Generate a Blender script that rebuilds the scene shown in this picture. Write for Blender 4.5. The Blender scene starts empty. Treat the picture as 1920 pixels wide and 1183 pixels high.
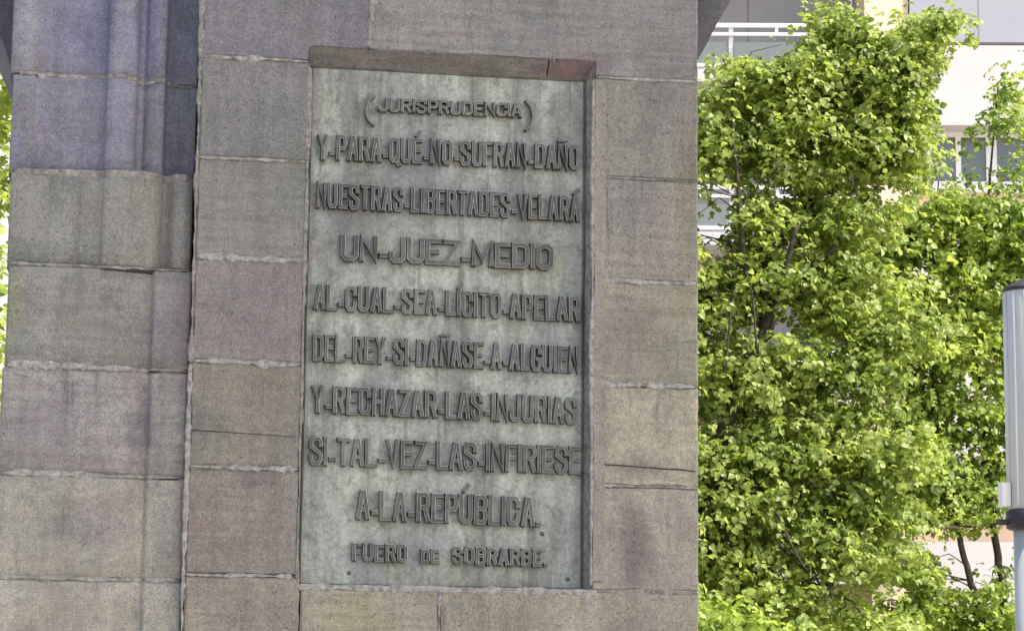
import bpy, bmesh, math, random
import numpy as np
from mathutils import Vector, Matrix

random.seed(7)
RNG = np.random.default_rng(11)
S = bpy.context.scene
COL = S.collection
PI = math.pi

# ------------------------------------------------------------------ camera
F_PX, YAW, PITCH, ROLL = 4400.0, math.radians(9.25), math.radians(9.0), math.radians(0.635)
CAM = Vector((0, -8, 1.6))
cy, sy, cp, sp, cr, sr = math.cos(YAW), math.sin(YAW), math.cos(PITCH), math.sin(PITCH), math.cos(ROLL), math.sin(ROLL)
FW = Vector((sy*cp, cy*cp, sp))
R0 = Vector((cy, -sy, 0))
U0 = R0.cross(FW)
RT = R0*cr + U0*sr
UP = U0*cr - R0*sr
cd = bpy.data.cameras.new('camera')
cam = bpy.data.objects.new('camera', cd)
COL.objects.link(cam)
M = Matrix.Identity(4)
for i in range(3):
    M[i][0], M[i][1], M[i][2], M[i][3] = RT[i], UP[i], -FW[i], CAM[i]
cam.matrix_world = M
cd.sensor_width = 36
cd.lens = F_PX*36/1920
cd.clip_start = 0.1
cd.clip_end = 5000
S.camera = cam

def ray(px, py):
    return RT*((px-960)/F_PX) - UP*((py-591.5)/F_PX) + FW

def at(px, py, Y):
    """world point at depth Y seen in direction px, py"""
    d = ray(px, py)
    return CAM + d*((Y-CAM.y)/d.y)

# ------------------------------------------------------------------ light
w = bpy.data.worlds.new('World')
S.world = w
w.use_nodes = True
nt = w.node_tree
bg = nt.nodes['Background']
sky = nt.nodes.new('ShaderNodeTexSky')
sky.sky_type = 'NISHITA'
sky.sun_disc = False
SUN_EL, SUN_ROT = math.radians(46), math.radians(122)
sky.sun_elevation = SUN_EL
sky.sun_rotation = SUN_ROT
sky.air_density = 1.0
sky.dust_density = 4.0
sky.ozone_density = 1.0
bg.inputs['Strength'].default_value = 0.15
nt.links.new(sky.outputs[0], bg.inputs['Color'])
sd = bpy.data.lights.new('sun', 'SUN')
sd.energy = 3.4
sd.angle = math.radians(1.0)
sd.color = (1.0, 0.95, 0.86)
sun = bpy.data.objects.new('sun', sd)
COL.objects.link(sun)
to_sun = Vector((math.sin(SUN_ROT)*math.cos(SUN_EL), math.cos(SUN_ROT)*math.cos(SUN_EL), math.sin(SUN_EL)))
sun.rotation_euler = to_sun.to_track_quat('Z', 'Y').to_euler()
sun.location = to_sun*50
S.view_settings.view_transform = 'Standard'
S.view_settings.look = 'None'
S.view_settings.gamma = 1
S.view_settings.use_curve_mapping = False
S.view_settings.exposure = 1.05

# ------------------------------------------------------------------ helpers
def obj(name, mesh, mat=None, parent=None, label=None, smooth=False):
    o = bpy.data.objects.new(name, mesh)
    COL.objects.link(o)
    if mat is not None and not mesh.materials:
        mesh.materials.append(mat)
    if parent is not None:
        o.parent = parent
    if label:
        o['label'] = label
    if smooth:
        mesh.polygons.foreach_set('use_smooth', [True]*len(mesh.polygons))
    return o

def bm_mesh(bm, name):
    bmesh.ops.recalc_face_normals(bm, faces=bm.faces)
    me = bpy.data.meshes.new(name)
    bm.to_mesh(me)
    bm.free()
    return me

def thing(name, label, cat, loc=(0, 0, 0), rz=0.0, group=None):
    o = bpy.data.objects.new(name, None)
    COL.objects.link(o)
    o.location = loc
    o.rotation_euler = (0, 0, rz)
    o['label'] = label
    o['category'] = cat
    if group:
        o['group'] = group
    return o

def add_box(bm, x0, x1, y0, y1, z0, z1):
    v = [bm.verts.new(p) for p in ((x0,y0,z0),(x1,y0,z0),(x1,y1,z0),(x0,y1,z0),(x0,y0,z1),(x1,y0,z1),(x1,y1,z1),(x0,y1,z1))]
    for f in ((0,1,2,3),(4,5,6,7),(0,1,5,4),(1,2,6,5),(2,3,7,6),(3,0,4,7)):
        bm.faces.new([v[i] for i in f])

def box(name, x0, x1, y0, y1, z0, z1, mat, parent, label=None, bev=0.0):
    bm = bmesh.new()
    add_box(bm, x0, x1, y0, y1, z0, z1)
    if bev:
        bmesh.ops.bevel(bm, geom=bm.edges[:], offset=bev, segments=1, affect='EDGES')
    return obj(name, bm_mesh(bm, name), mat, parent, label)

def tube(bm, pts, rad, seg=8):
    rings = []
    n = len(pts)
    for i, p in enumerate(pts):
        d = (pts[min(i+1, n-1)] - pts[max(i-1, 0)]).normalized()
        a = d.cross(Vector((0.13, 1, 0.07))).normalized()
        b = d.cross(a)
        r = rad[i]
        rings.append([bm.verts.new(p + a*(r*math.cos(2*PI*k/seg)) + b*(r*math.sin(2*PI*k/seg))) for k in range(seg)])
    for i in range(n-1):
        for k in range(seg):
            bm.faces.new((rings[i][k], rings[i][(k+1) % seg], rings[i+1][(k+1) % seg], rings[i+1][k]))
    bm.faces.new(rings[0]); bm.faces.new(rings[-1][::-1])

def lathe(bm, cx, cyy, prof, seg=40, mod=None):
    rings = []
    for z, r in prof:
        ring = []
        for k in range(seg):
            a = 2*PI*k/seg
            rr = r*(mod(k) if mod else 1)
            ring.append(bm.verts.new((cx+rr*math.cos(a), cyy+rr*math.sin(a), z)))
        rings.append(ring)
    for i in range(len(rings)-1):
        for k in range(seg):
            bm.faces.new((rings[i][k], rings[i][(k+1) % seg], rings[i+1][(k+1) % seg], rings[i+1][k]))
    bm.faces.new(rings[0]); bm.faces.new(rings[-1])

# ------------------------------------------------------------------ materials
class NT:
    def __init__(self, name):
        self.m = bpy.data.materials.new(name)
        self.m.use_nodes = True
        self.t = self.m.node_tree
        self.b = self.t.nodes['Principled BSDF']
        self.b.inputs['Specular IOR Level'].default_value = 0.3
    def n(self, kind, **kw):
        nd = self.t.nodes.new(kind)
        for k, v in kw.items():
            if k.startswith('i_'):
                nd.inputs[k[2:].replace('_', ' ')].default_value = v
            else:
                setattr(nd, k, v)
        return nd
    def l(self, a, b):
        self.t.links.new(a, b)
    def coords(self, scale=(1, 1, 1), world=True):
        g = self.n('ShaderNodeNewGeometry') if world else self.n('ShaderNodeTexCoord')
        mp = self.n('ShaderNodeMapping')
        mp.inputs['Scale'].default_value = scale
        self.l(g.outputs['Position'] if world else g.outputs['Object'], mp.inputs['Vector'])
        return mp.outputs[0]
    def noise(self, vec, scale, detail=4, rough=0.55):
        nd = self.n('ShaderNodeTexNoise')
        nd.inputs['Scale'].default_value = scale
        nd.inputs['Detail'].default_value = detail
        nd.inputs['Roughness'].default_value = rough
        self.l(vec, nd.inputs['Vector'])
        return nd.outputs['Fac']
    def ramp(self, fac, lo, hi, a=0.0, b=1.0):
        nd = self.n('ShaderNodeMapRange')
        nd.inputs['From Min'].default_value = lo
        nd.inputs['From Max'].default_value = hi
        nd.inputs['To Min'].default_value = a
        nd.inputs['To Max'].default_value = b
        nd.clamp = True
        self.l(fac, nd.inputs['Value'])
        return nd.outputs[0]
    def mix(self, fac, a, b, mode='MIX'):
        nd = self.n('ShaderNodeMix', data_type='RGBA', blend_type=mode)
        for s, v in ((nd.inputs[0], fac), (nd.inputs[6], a), (nd.inputs[7], b)):
            if hasattr(v, 'is_output') or isinstance(v, bpy.types.NodeSocket):
                self.l(v, s)
            elif isinstance(v, (int, float)):
                s.default_value = v
            else:
                s.default_value = (*v, 1)
        return nd.outputs[2]
    def mul(self, a, b):
        nd = self.n('ShaderNodeMath', operation='MULTIPLY')
        for s, v in ((nd.inputs[0], a), (nd.inputs[1], b)):
            if isinstance(v, bpy.types.NodeSocket): self.l(v, s)
            else: s.default_value = v
        return nd.outputs[0]
    def add(self, a, b):
        nd = self.n('ShaderNodeMath', operation='ADD')
        for s, v in ((nd.inputs[0], a), (nd.inputs[1], b)):
            if isinstance(v, bpy.types.NodeSocket): self.l(v, s)
            else: s.default_value = v
        return nd.outputs[0]
    def bump(self, h, strength, dist):
        nd = self.n('ShaderNodeBump')
        nd.inputs['Strength'].default_value = strength
        nd.inputs['Distance'].default_value = dist
        self.l(h, nd.inputs['Height'])
        self.l(nd.outputs[0], self.b.inputs['Normal'])
    def base(self, c):
        if isinstance(c, bpy.types.NodeSocket): self.l(c, self.b.inputs['Base Color'])
        else: self.b.inputs['Base Color'].default_value = (*c, 1)

def simple(name, col, rough=0.7, metal=0.0, var=0.12, scale=6.0, bump=0.0):
    k = NT(name)
    v = k.coords()
    f = k.ramp(k.noise(v, scale, 5), 0.3, 0.7, 1-var, 1+var)
    k.base(k.mix(1.0, col, k.t.nodes.new('ShaderNodeCombineColor').outputs[0]) if False else k.mix(k.ramp(k.noise(v, scale, 5), 0.3, 0.7), tuple(c*(1-var) for c in col), tuple(min(c*(1+var), .95) for c in col)))
    k.b.inputs['Roughness'].default_value = rough
    k.b.inputs['Metallic'].default_value = metal
    if bump:
        k.bump(k.noise(v, scale*12, 4), 0.4, bump)
    return k.m

def stone_material():
    k = NT('weathered_sandstone')
    oi = k.n('ShaderNodeObjectInfo')
    v = k.coords()
    col = oi.outputs['Color']
    # blotches of colour in the stone
    n1 = k.noise(v, 3.1, 3, 0.5)
    v2 = k.coords((1.0, 1.0, 0.55)); n2 = k.noise(v2, 4.7, 3, 0.55)
    v3 = k.coords((1.4, 1.0, 0.9)); mp = v3.node; mp.inputs['Location'].default_value = (7.3, 2.1, 5.5)
    n3 = k.noise(v3, 3.7, 3, 0.5)
    c = k.mix(k.ramp(n1, 0.5, 0.72, 0, 0.4), col, (0.185, 0.168, 0.178))
    c = k.mix(k.ramp(n2, 0.54, 0.74, 0, 0.5), c, (0.20, 0.19, 0.135))
    c = k.mix(k.ramp(n3, 0.55, 0.75, 0, 0.5), c, (0.15, 0.185, 0.17))
    # single stains, then painted light on the wing mouldings, each at its own place: x, z, half width, half height, colour, strength
    g = k.n('ShaderNodeNewGeometry'); wob = k.n('ShaderNodeTexNoise'); wob.inputs['Scale'].default_value = 9; wob.inputs['Detail'].default_value = 4
    k.l(g.outputs['Position'], wob.inputs['Vector'])
    for x, z, a, b_, cc, st in ((1.74,2.10,.10,.15,(.13,.105,.125),.75), (1.75,2.37,.12,.06,(.14,.11,.13),.6), (1.70,2.85,.10,.18,(.15,.13,.14),.55), (.03,2.42,.05,.20,(.135,.11,.15),.75),
            (-.25,2.47,.16,.14,(.20,.17,.215),.6), (-.10,2.13,.14,.08,(.20,.165,.21),.5), (.42,2.88,.16,.15,(.235,.175,.19),.5), (.15,2.87,.07,.14,(.25,.20,.225),.6), (.42,2.29,.06,.04,(.15,.11,.15),.6),
            (1.52,3.80,.13,.05,(.17,.10,.115),.7), (1.92,3.25,.05,.42,(.22,.215,.115),.7), (1.86,2.75,.12,.2,(.25,.24,.15),.6), (.78,1.82,.12,.13,(.27,.27,.13),.6), (1.3,1.83,.16,.12,(.27,.26,.16),.5),
            (-.41,2.86,.05,.17,(.28,.27,.15),.9), (-.35,3.05,.12,.06,(.15,.20,.17),.6), (-.27,3.25,.08,.12,(.13,.19,.17),.6), (-.10,3.85,.13,.18,(.10,.10,.20),.55), (.40,3.5,.16,.13,(.16,.18,.16),.5),
            (1.85,3.7,.1,.3,(.17,.17,.16),.4), (.25,2.1,.05,.12,(.26,.19,.15),.5), (-.07,3.90,.05,.34,(.29,.29,.34),1.3), (-.41,3.90,.05,.3,(.31,.31,.35),1.3), (-.07,3.5,.045,.18,(.26,.26,.32),1.2), (-.06,3.17,.05,.14,(.28,.27,.25),1.0), (.13,3.15,.03,.15,(.28,.27,.25),1.0), (.12,2.5,.045,.2,(.27,.26,.235),.9), (.12,2.12,.045,.16,(.28,.265,.25),.9), (.10,2.85,.045,.16,(.27,.255,.26),.8)):  # the tall pale strips paint the light caught by the convex mouldings
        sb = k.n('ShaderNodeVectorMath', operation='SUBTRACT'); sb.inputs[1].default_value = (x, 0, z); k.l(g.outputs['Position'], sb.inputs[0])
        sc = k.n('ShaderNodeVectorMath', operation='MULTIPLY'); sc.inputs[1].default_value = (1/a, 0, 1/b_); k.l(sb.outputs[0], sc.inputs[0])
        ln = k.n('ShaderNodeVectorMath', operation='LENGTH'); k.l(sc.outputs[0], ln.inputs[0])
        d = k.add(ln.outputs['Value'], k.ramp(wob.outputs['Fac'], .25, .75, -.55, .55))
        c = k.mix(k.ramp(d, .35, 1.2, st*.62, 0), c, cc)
    # vertical rain streaks
    vs = k.coords((1, 1, 0.07)); ns = k.noise(vs, 13, 4, 0.6)
    c = k.mix(k.ramp(ns, 0.35, 0.65, 0, 1), k.mix(1.0, c, (0.89, 0.89, 0.90), 'MULTIPLY'), k.mix(1.0, c, (1.10, 1.10, 1.10), 'MULTIPLY'))
    # sooty patches
    nd = k.noise(v, 7.5, 6, 0.62)
    c = k.mix(k.ramp(nd, 0.48, 0.7, 0, 0.42), c, k.mix(1.0, c, (0.55, 0.54, 0.56), 'MULTIPLY'))
    # bedding lines, stronger in some blocks than in others
    vb = k.coords((.6, 1, 9)); so = k.n('ShaderNodeVectorMath', operation='ADD'); k.l(vb, so.inputs[0])
    rv = k.n('ShaderNodeCombineXYZ'); k.l(k.mul(oi.outputs['Random'], 37.0), rv.inputs[0]); k.l(k.mul(oi.outputs['Random'], 91.0), rv.inputs[2]); k.l(rv.outputs[0], so.inputs[1])
    bed = k.noise(so.outputs[0], 5, 5, .6)
    c = k.mix(k.mul(k.ramp(bed, .45, .62), k.ramp(oi.outputs['Random'], .2, .9, .1, .8)), c, k.mix(1.0, c, (.78, .77, .76), 'MULTIPLY'))
    c = k.mix(oi.outputs['Random'], k.mix(1.0, c, (.93, .93, .93), 'MULTIPLY'), k.mix(1.0, c, (1.08, 1.08, 1.08), 'MULTIPLY'))
    # wet run-off marks under the joints: ragged, dark, long
    vr = k.coords((1, 1, .12)); run = k.noise(vr, 24, 5, .7)
    c = k.mix(k.mul(k.ramp(run, .56, .68), k.ramp(k.noise(v, 2.2, 3), .45, .6, 0, .6)), c, (.10, .095, .09))
    # grain
    ng = k.noise(v, 150, 3, 0.7)
    c = k.mix(k.ramp(ng, 0.35, 0.65), k.mix(1.0, c, (0.74, 0.745, 0.76), 'MULTIPLY'), k.mix(1.0, c, (1.28, 1.27, 1.25), 'MULTIPLY'))
    nm = k.noise(v, 45, 4, 0.65)
    c = k.mix(k.ramp(nm, 0.4, 0.6), k.mix(1.0, c, (0.90, 0.91, 0.95), 'MULTIPLY'), k.mix(1.0, c, (1.10, 1.09, 1.05), 'MULTIPLY'))
    # pale chips
    vo = k.n('ShaderNodeTexVoronoi'); vo.inputs['Scale'].default_value = 11; k.l(v, vo.inputs['Vector'])
    pick = k.n('ShaderNodeSeparateColor'); k.l(vo.outputs['Color'], pick.inputs[0])
    chip = k.mul(k.ramp(k.add(vo.outputs['Distance'], k.mul(k.noise(v, 60, 3), 0.12)), 0.10, 0.13, 1, 0), k.ramp(pick.outputs[0], 0.80, 0.82))
    c = k.mix(k.mul(chip, 0.75), c, (0.40, 0.37, 0.34))
    vp = k.n('ShaderNodeTexVoronoi'); vp.inputs['Scale'].default_value = 48; k.l(v, vp.inputs['Vector'])
    pk = k.n('ShaderNodeSeparateColor'); k.l(vp.outputs['Color'], pk.inputs[0])
    pit = k.mul(k.ramp(k.add(vp.outputs['Distance'], k.mul(nm, .3)), .26, .34, 1, 0), k.ramp(pk.outputs[1], .72, .74))
    c = k.mix(k.mul(pit, .32), c, (.07, .065, .065))
    k.base(c)
    k.b.inputs['Roughness'].default_value = 0.88
    h = k.add(k.mul(k.noise(v, 22, 5, 0.6), 1.0), k.mul(ng, 0.35))
    h = k.add(h, k.mul(chip, -0.5))
    h = k.add(h, k.mul(bed, 0.6)); h = k.add(h, k.mul(pit, -0.6))
    k.bump(h, 0.7, 0.007)
    return k.m

def mortar_material(name, lo, hi):
    k = NT(name)
    v = k.coords()
    c = k.mix(k.ramp(k.noise(v, 38, 6, 0.75), 0.38, 0.60), lo, hi)
    c = k.mix(k.ramp(k.noise(v, 90, 3), 0.3, 0.7, 0, .35), c, (0.16, 0.14, 0.13))
    k.base(c)
    k.b.inputs['Roughness'].default_value = 0.95
    k.bump(k.noise(v, 120, 4, .7), 0.8, 0.004)
    return k.m

def bronze_material(name, dark):
    k = NT(name)
    v = k.coords()
    vs = k.coords((1, 1, 0.16))
    base = (0.245, 0.275, 0.255)
    c = k.mix(k.ramp(k.noise(vs, 9, 5, .6), .35, .65), (0.245, 0.26, 0.23), (0.48, 0.505, 0.435))
    c = k.mix(k.ramp(k.noise(v, 2.6, 3, .5), .48, .68, 0, .6), c, (0.20, 0.20, 0.24))
    vb = k.coords((1, 1, .8)); vb.node.inputs['Location'].default_value = (3, 9, 1)
    c = k.mix(k.ramp(k.noise(vb, 4.2, 4, .6), .52, .72, 0, .75), c, (0.165, 0.145, 0.125))
    vo = k.coords((1, 1, .5)); vo.node.inputs['Location'].default_value = (13, 4, 6)
    c = k.mix(k.ramp(k.noise(vo, 6, 4, .6), .56, .72, 0, .6), c, (0.24, 0.25, 0.13))
    # run marks of verdigris and grime
    vd = k.coords((1, 1, .06)); c = k.mix(k.ramp(k.noise(vd, 30, 4, .7), .55, .7, 0, .55), c, (.12, .115, .10))
    vd2 = k.coords((1, 1, .09)); vd2.node.inputs['Location'].default_value = (5, 5, 5); c = k.mix(k.ramp(k.noise(vd2, 22, 4, .7), .58, .72, 0, .5), c, (.52, .56, .50))
    c = k.mix(k.ramp(k.noise(v, 17, 5, .75), .5, .64, 0, .6), c, (.145, .15, .125))
    g = k.ramp(k.noise(v, 90, 4, .7), .3, .7)
    c = k.mix(g, k.mix(1.0, c, (.74, .74, .74), 'MULTIPLY'), k.mix(1.0, c, (1.24, 1.24, 1.24), 'MULTIPLY'))
    if dark:
        c = k.mix(1.0, c, (.40, .375, .39), 'MULTIPLY')
    k.base(c)
    k.b.inputs['Roughness'].default_value = 0.55
    k.b.inputs['Metallic'].default_value = 0.25
    k.bump(k.noise(v, 60, 5, .65), .5, .004)
    return k.m

def leaf_material(name, lo, mid, hi):
    k = NT(name)
    g = k.n('ShaderNodeNewGeometry')
    oi = k.n('ShaderNodeObjectInfo')
    r = k.n('ShaderNodeMath', operation='FRACT')
    k.l(k.add(g.outputs['Random Per Island'], oi.outputs['Random']), r.inputs[0])
    v = k.coords()
    c = k.mix(k.ramp(r.outputs[0], 0, .6), lo, mid)
    c = k.mix(k.ramp(r.outputs[0], .6, 1.0), c, hi)
    c = k.mix(k.ramp(k.noise(v, .9, 2), .42, .62, 0, .55), c, hi)
    k.base(c)
    k.b.inputs['Roughness'].default_value = 0.45
    k.b.inputs['Specular IOR Level'].default_value = 0.5
    tr = k.n('ShaderNodeBsdfTranslucent')
    k.l(k.mix(1.0, c, (1.35, 1.35, .9), 'MULTIPLY'), tr.inputs['Color'])
    mx = k.n('ShaderNodeMixShader')
    mx.inputs[0].default_value = 0.55
    k.l(k.b.outputs[0], mx.inputs[1]); k.l(tr.outputs[0], mx.inputs[2])
    k.l(mx.outputs[0], k.t.nodes['Material Output'].inputs['Surface'])
    return k.m

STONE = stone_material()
MORTAR = mortar_material('lime_mortar', (0.17, 0.155, 0.145), (0.40, 0.37, 0.33))
MORTAR_PALE = mortar_material('pale_mortar', (0.22, 0.21, 0.19), (0.50, 0.485, 0.445))
CRACK = simple('crack_dirt', (0.05, 0.045, 0.04), .95)
BRONZE = bronze_material('bronze_patina', False)
BRONZE_L = bronze_material('bronze_patina_letters', True)
LIT_EDGE = simple('lit_bronze_edge', (0.40, 0.41, 0.37), .5, metal=.2, var=.35, scale=40)  # paler bronze for the chamfers: light on the letter edges put into the colour
BARK = simple('bark', (0.055, 0.047, 0.034), .9, var=.35, scale=14, bump=.01)
LEAF_A = leaf_material('leaf_green', (0.08, 0.135, 0.02), (0.22, 0.30, 0.05), (0.46, 0.53, 0.16))
LEAF_B = leaf_material('leaf_bright', (0.08, 0.15, 0.02), (0.21, 0.31, 0.045), (0.46, 0.54, 0.14))
PEACH = simple('peach_render', (0.78, 0.60, 0.46), .85, var=.05, scale=1.2)
WHITE = simple('white_render', (0.58, 0.55, 0.54), .8, var=.03, scale=.9)
WPAINT = simple('white_paint', (0.84, 0.83, 0.82), .5, var=.02)
LILAC = simple('grey_lilac_cladding', (0.36, 0.36, 0.41), .7, var=.04, scale=.8)
SHUT = simple('grey_shutter', (0.33, 0.32, 0.325), .7, var=.06, scale=2)
ALU = simple('brushed_aluminium', (0.60, 0.61, 0.575), .45, metal=.12, var=.04, scale=5)
DARK = simple('dark_paint', (0.045, 0.042, 0.05), .5, var=.2)
GLASS = NT('window_glass')
GLASS.base((0.13, 0.155, 0.15)); GLASS.b.inputs['Roughness'].default_value = .08
GLASS.b.inputs['Specular IOR Level'].default_value = .8
GLASS = GLASS.m
FROST = simple('green_balcony_glass', (0.19, 0.215, 0.21), .15, var=.05)

# ------------------------------------------------------------------ ground
def plane(name, x0, x1, y0, y1, z, mat):
    bm = bmesh.new()
    bm.faces.new([bm.verts.new(p) for p in ((x0,y0,z),(x1,y0,z),(x1,y1,z),(x0,y1,z))])
    o = obj(name, bm_mesh(bm, name), mat)
    o['kind'] = 'structure'
    return o
PAVE = simple('pale_paving', (0.36, 0.325, 0.28), .9, var=.12, scale=2, bump=.004)
ASPH = simple('asphalt', (0.055, 0.055, 0.056), .9, var=.2, scale=20)
plane('ground', -1500, 1500, -1500, 1500, 0, PAVE)
plane('road', -400, 400, 27, 37, 0.004, ASPH)
b = box('kerb', -400, 400, 26.7, 27, 0, .13, PAVE, None); b['kind'] = 'structure'
b = box('kerb', -400, 400, 37, 37.3, 0, .13, PAVE, None); b['kind'] = 'structure'

# ------------------------------------------------------------------ monument
mon = thing('stone_monument', 'weathered grey brown sandstone monument pier with pale mortar joints framing the bronze plaque', 'monument')

def lin(r, g, b, k=1.24):
    f = lambda c: ((c/255+.055)/1.055)**2.4
    m = (r+g+b)/3
    r, g, b = (m+(c-m)*.55 for c in (r, g, b))
    return (f(r)*k*1.05, f(g)*k*1.035, f(b)*k*.96, 1)

def densify(poly, step, jit, closed=True):
    out = []
    n = len(poly)
    for i in range(n if closed else n-1):
        a, c = Vector(poly[i]), Vector(poly[(i+1) % n])
        d = c-a
        m = max(1, int(d.length/step))
        nrm = Vector((-d.y, d.x)).normalized()
        for j in range(m):
            p = a + d*(j/m)
            if j: p = p + nrm*random.uniform(-jit, jit)
            out.append(p)
    if not closed: out.append(Vector(poly[-1]))
    return out

def stone(poly, color, y=0.0, depth=0.35, name='stone', bev=0.006, jit=0.0022, label=None):
    """a stone block with its outline (x, z) in the wall plane, worn edges"""
    pts = densify(poly, 0.035, jit)
    n = len(pts)
    area = sum(pts[i].x*pts[(i+1) % n].y - pts[(i+1) % n].x*pts[i].y for i in range(n))
    if area < 0: pts.reverse()
    bm = bmesh.new()
    def off(p, i, d):
        a, c = pts[i-1], pts[(i+1) % n]
        t = (c-a).normalized()
        return p + Vector((-t.y, t.x))*d
    yo = random.uniform(-0.003, 0.003)
    chips = {random.randrange(n): random.uniform(.006, .016) for _ in range(max(1, n//22))}
    r0 = [bm.verts.new((p.x, y+depth, p.y)) for p in pts]
    r1 = [bm.verts.new((p.x, y+bev+yo+random.uniform(0, .002), p.y)) for p in pts]
    r2 = []
    for i, p in enumerate(pts):
        e = bev*random.uniform(.7, 1.6) + chips.get(i, 0) + .6*chips.get(i-1, 0)
        q = off(p, i, e)
        r2.append(bm.verts.new((q.x, y+yo, q.y)))
    for A, B in ((r0, r1), (r1, r2)):
        for i in range(n):
            bm.faces.new((A[i], A[(i+1) % n], B[(i+1) % n], B[i]))
    bm.faces.new(r2); bm.faces.new(r0[::-1])
    o = obj(name, bm_mesh(bm, name), STONE, mon, label)
    o.color = lin(*color)
    return o

def rect(x0, x1, z0, z1): return [(x0, z0), (x1, z0), (x1, z1), (x0, z1)]

G = 0.0035   # half joint
ZL = [1.40, 1.600, 1.963, 2.326, 2.687, 3.049, 3.398, 3.757]           # joints left of plaque
X0, XL, XR, X1 = 0.193, 0.577, 1.592, 1.972
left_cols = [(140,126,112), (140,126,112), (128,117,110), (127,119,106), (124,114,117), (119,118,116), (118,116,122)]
for i in range(len(ZL)-1):
    xr = XL if ZL[i] > 1.95 else 0.585
    stone(rect(X0+.006, xr-.001, ZL[i]+G, ZL[i+1]-G), left_cols[i])
ZR = [1.935, 2.297, 2.653, 3.021, 3.392, 3.757]
right_cols = [(150,138,126), (156,146,124), (142,134,116), (136,128,122), (130,125,118)]
for i in range(len(ZR)-1):
    stone(rect(XR+.001, X1, ZR[i]+G*.7, ZR[i+1]-G*.7), right_cols[i])
# courses over the opening, cut round its upper corners
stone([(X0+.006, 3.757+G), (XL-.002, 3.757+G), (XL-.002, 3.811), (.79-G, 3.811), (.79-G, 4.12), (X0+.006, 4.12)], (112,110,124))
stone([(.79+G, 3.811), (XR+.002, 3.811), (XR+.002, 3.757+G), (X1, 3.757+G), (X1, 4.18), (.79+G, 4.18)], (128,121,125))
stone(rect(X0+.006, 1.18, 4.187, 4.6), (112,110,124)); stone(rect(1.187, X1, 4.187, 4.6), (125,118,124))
# courses under the opening
stone(rect(.585+G, 1.06, 1.600+G, 1.927), (146,136,116)); stone(rect(1.067, X1, 1.600+G, 1.930), (152,141,122))
stone(rect(.585+G, 1.30, 1.30, 1.600-G), (146,136,116)); stone(rect(1.307, X1, 1.30, 1.600-G), (152,141,122))
# lower courses down to the ground (below the frame)
z = 1.30
while z > 0.05:
    z2 = max(0.0, z-.36)
    stone(rect(X0+.006, 1.0, z2+G, z-G), (140,128,114)); stone(rect(1.007, X1, z2+G, z-G), (146,134,118))
    z = z2
# core behind the blocks
box('core', X0+.02, X1-.012, .03+.09, 1.5, 0.0, 4.55, MORTAR, mon)

# sloping reveals of the opening
def prism_xz(name, quads, color, label=None, mat=None):
    bm = bmesh.new()
    vs = [bm.verts.new(p) for p in quads]
    n = len(vs)//2
    bm.faces.new(vs[:n]); bm.faces.new(vs[n:][::-1])
    for i in range(n):
        bm.faces.new((vs[i], vs[(i+1) % n], vs[n+(i+1) % n], vs[n+i]))
    bmesh.ops.subdivide_edges(bm, edges=[e for e in bm.edges if e.calc_length() > .4], cuts=24)
    for v in bm.verts:
        v.co += Vector((random.uniform(-.0012, .0012), 0, random.uniform(-.0012, .0012)))
    o = obj(name, bm_mesh(bm, name), mat or STONE, mon, label)
    if color: o.color = lin(*color)
    return o
ZB, ZT = 1.928, 3.812
YP = 0.062
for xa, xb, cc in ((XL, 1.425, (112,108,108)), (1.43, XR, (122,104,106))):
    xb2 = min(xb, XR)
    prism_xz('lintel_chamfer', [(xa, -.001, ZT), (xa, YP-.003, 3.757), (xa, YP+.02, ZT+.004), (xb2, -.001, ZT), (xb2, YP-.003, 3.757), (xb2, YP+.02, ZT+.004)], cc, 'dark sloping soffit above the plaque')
prism_xz('jamb', [(XR, -.001, ZB), (1.573, YP-.003, ZB), (XR+.004, YP+.02, ZB), (XR, -.001, 3.80), (1.573, YP-.003, 3.80), (XR+.004, YP+.02, 3.80)], None, mat=MORTAR)
prism_xz('jamb', [(XL-.002, -.001, ZB), (.583, YP-.003, ZB), (XL-.006, YP+.02, ZB), (XL-.002, -.001, 3.80), (.583, YP-.003, 3.80), (XL-.006, YP+.02, 3.80)], (120,116,114))
prism_xz('sill', [(XL, -.003, ZB), (XL, YP-.003, ZB+.012), (XL, YP+.02, ZB-.02), (XR, -.003, ZB), (XR, YP-.003, ZB+.012), (XR, YP+.02, ZB-.02)], (150,142,130))
# flat margin on the right of the opening
stone(rect(XR+.002, 1.634, 1.965, 3.745), (140,130,122), y=-.0035, depth=.003, name='margin_strip', bev=.002, jit=.0012)

# wing to the left with its upright mouldings; profile = points (x, y)
ZW = [1.58, 1.943, 2.291, 2.655, 3.006, 3.333, 3.690, 4.10, 4.5]
prof_up = [(-.44,.16), (-.437,.108), (-.42,.100), (-.37,.098), (-.355,.108), (-.13,.110), (-.118,.080), (-.05,.066), (-.025,.080), (-.012,.125), (.005,.134), (.018,.118), (.05,.100), (.075,.104), (.088,.150), (.12,.176), (.16,.182), (.19,.17)]
prof_mid = [(-.435,.16), (-.43,.108), (-.40,.098), (-.13,.100), (-.115,.080), (-.06,.070), (.0,.072), (.05,.088), (.075,.122), (.088,.146), (.10,.140), (.125,.106), (.16,.100), (.183,.112), (.19,.15)]
prof_low = [(-.43,.16), (-.425,.105), (-.40,.096), (-.02,.098), (.005,.104), (.030,.120), (.044,.136), (.052,.137), (.066,.116), (.085,.112), (.165,.112), (.184,.110), (.192,.12)]
prof_low = [(x, .034+(y-.096)*.75) for x, y in prof_low]
prof_mid = [(x, y-.035) for x, y in prof_mid]
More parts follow.
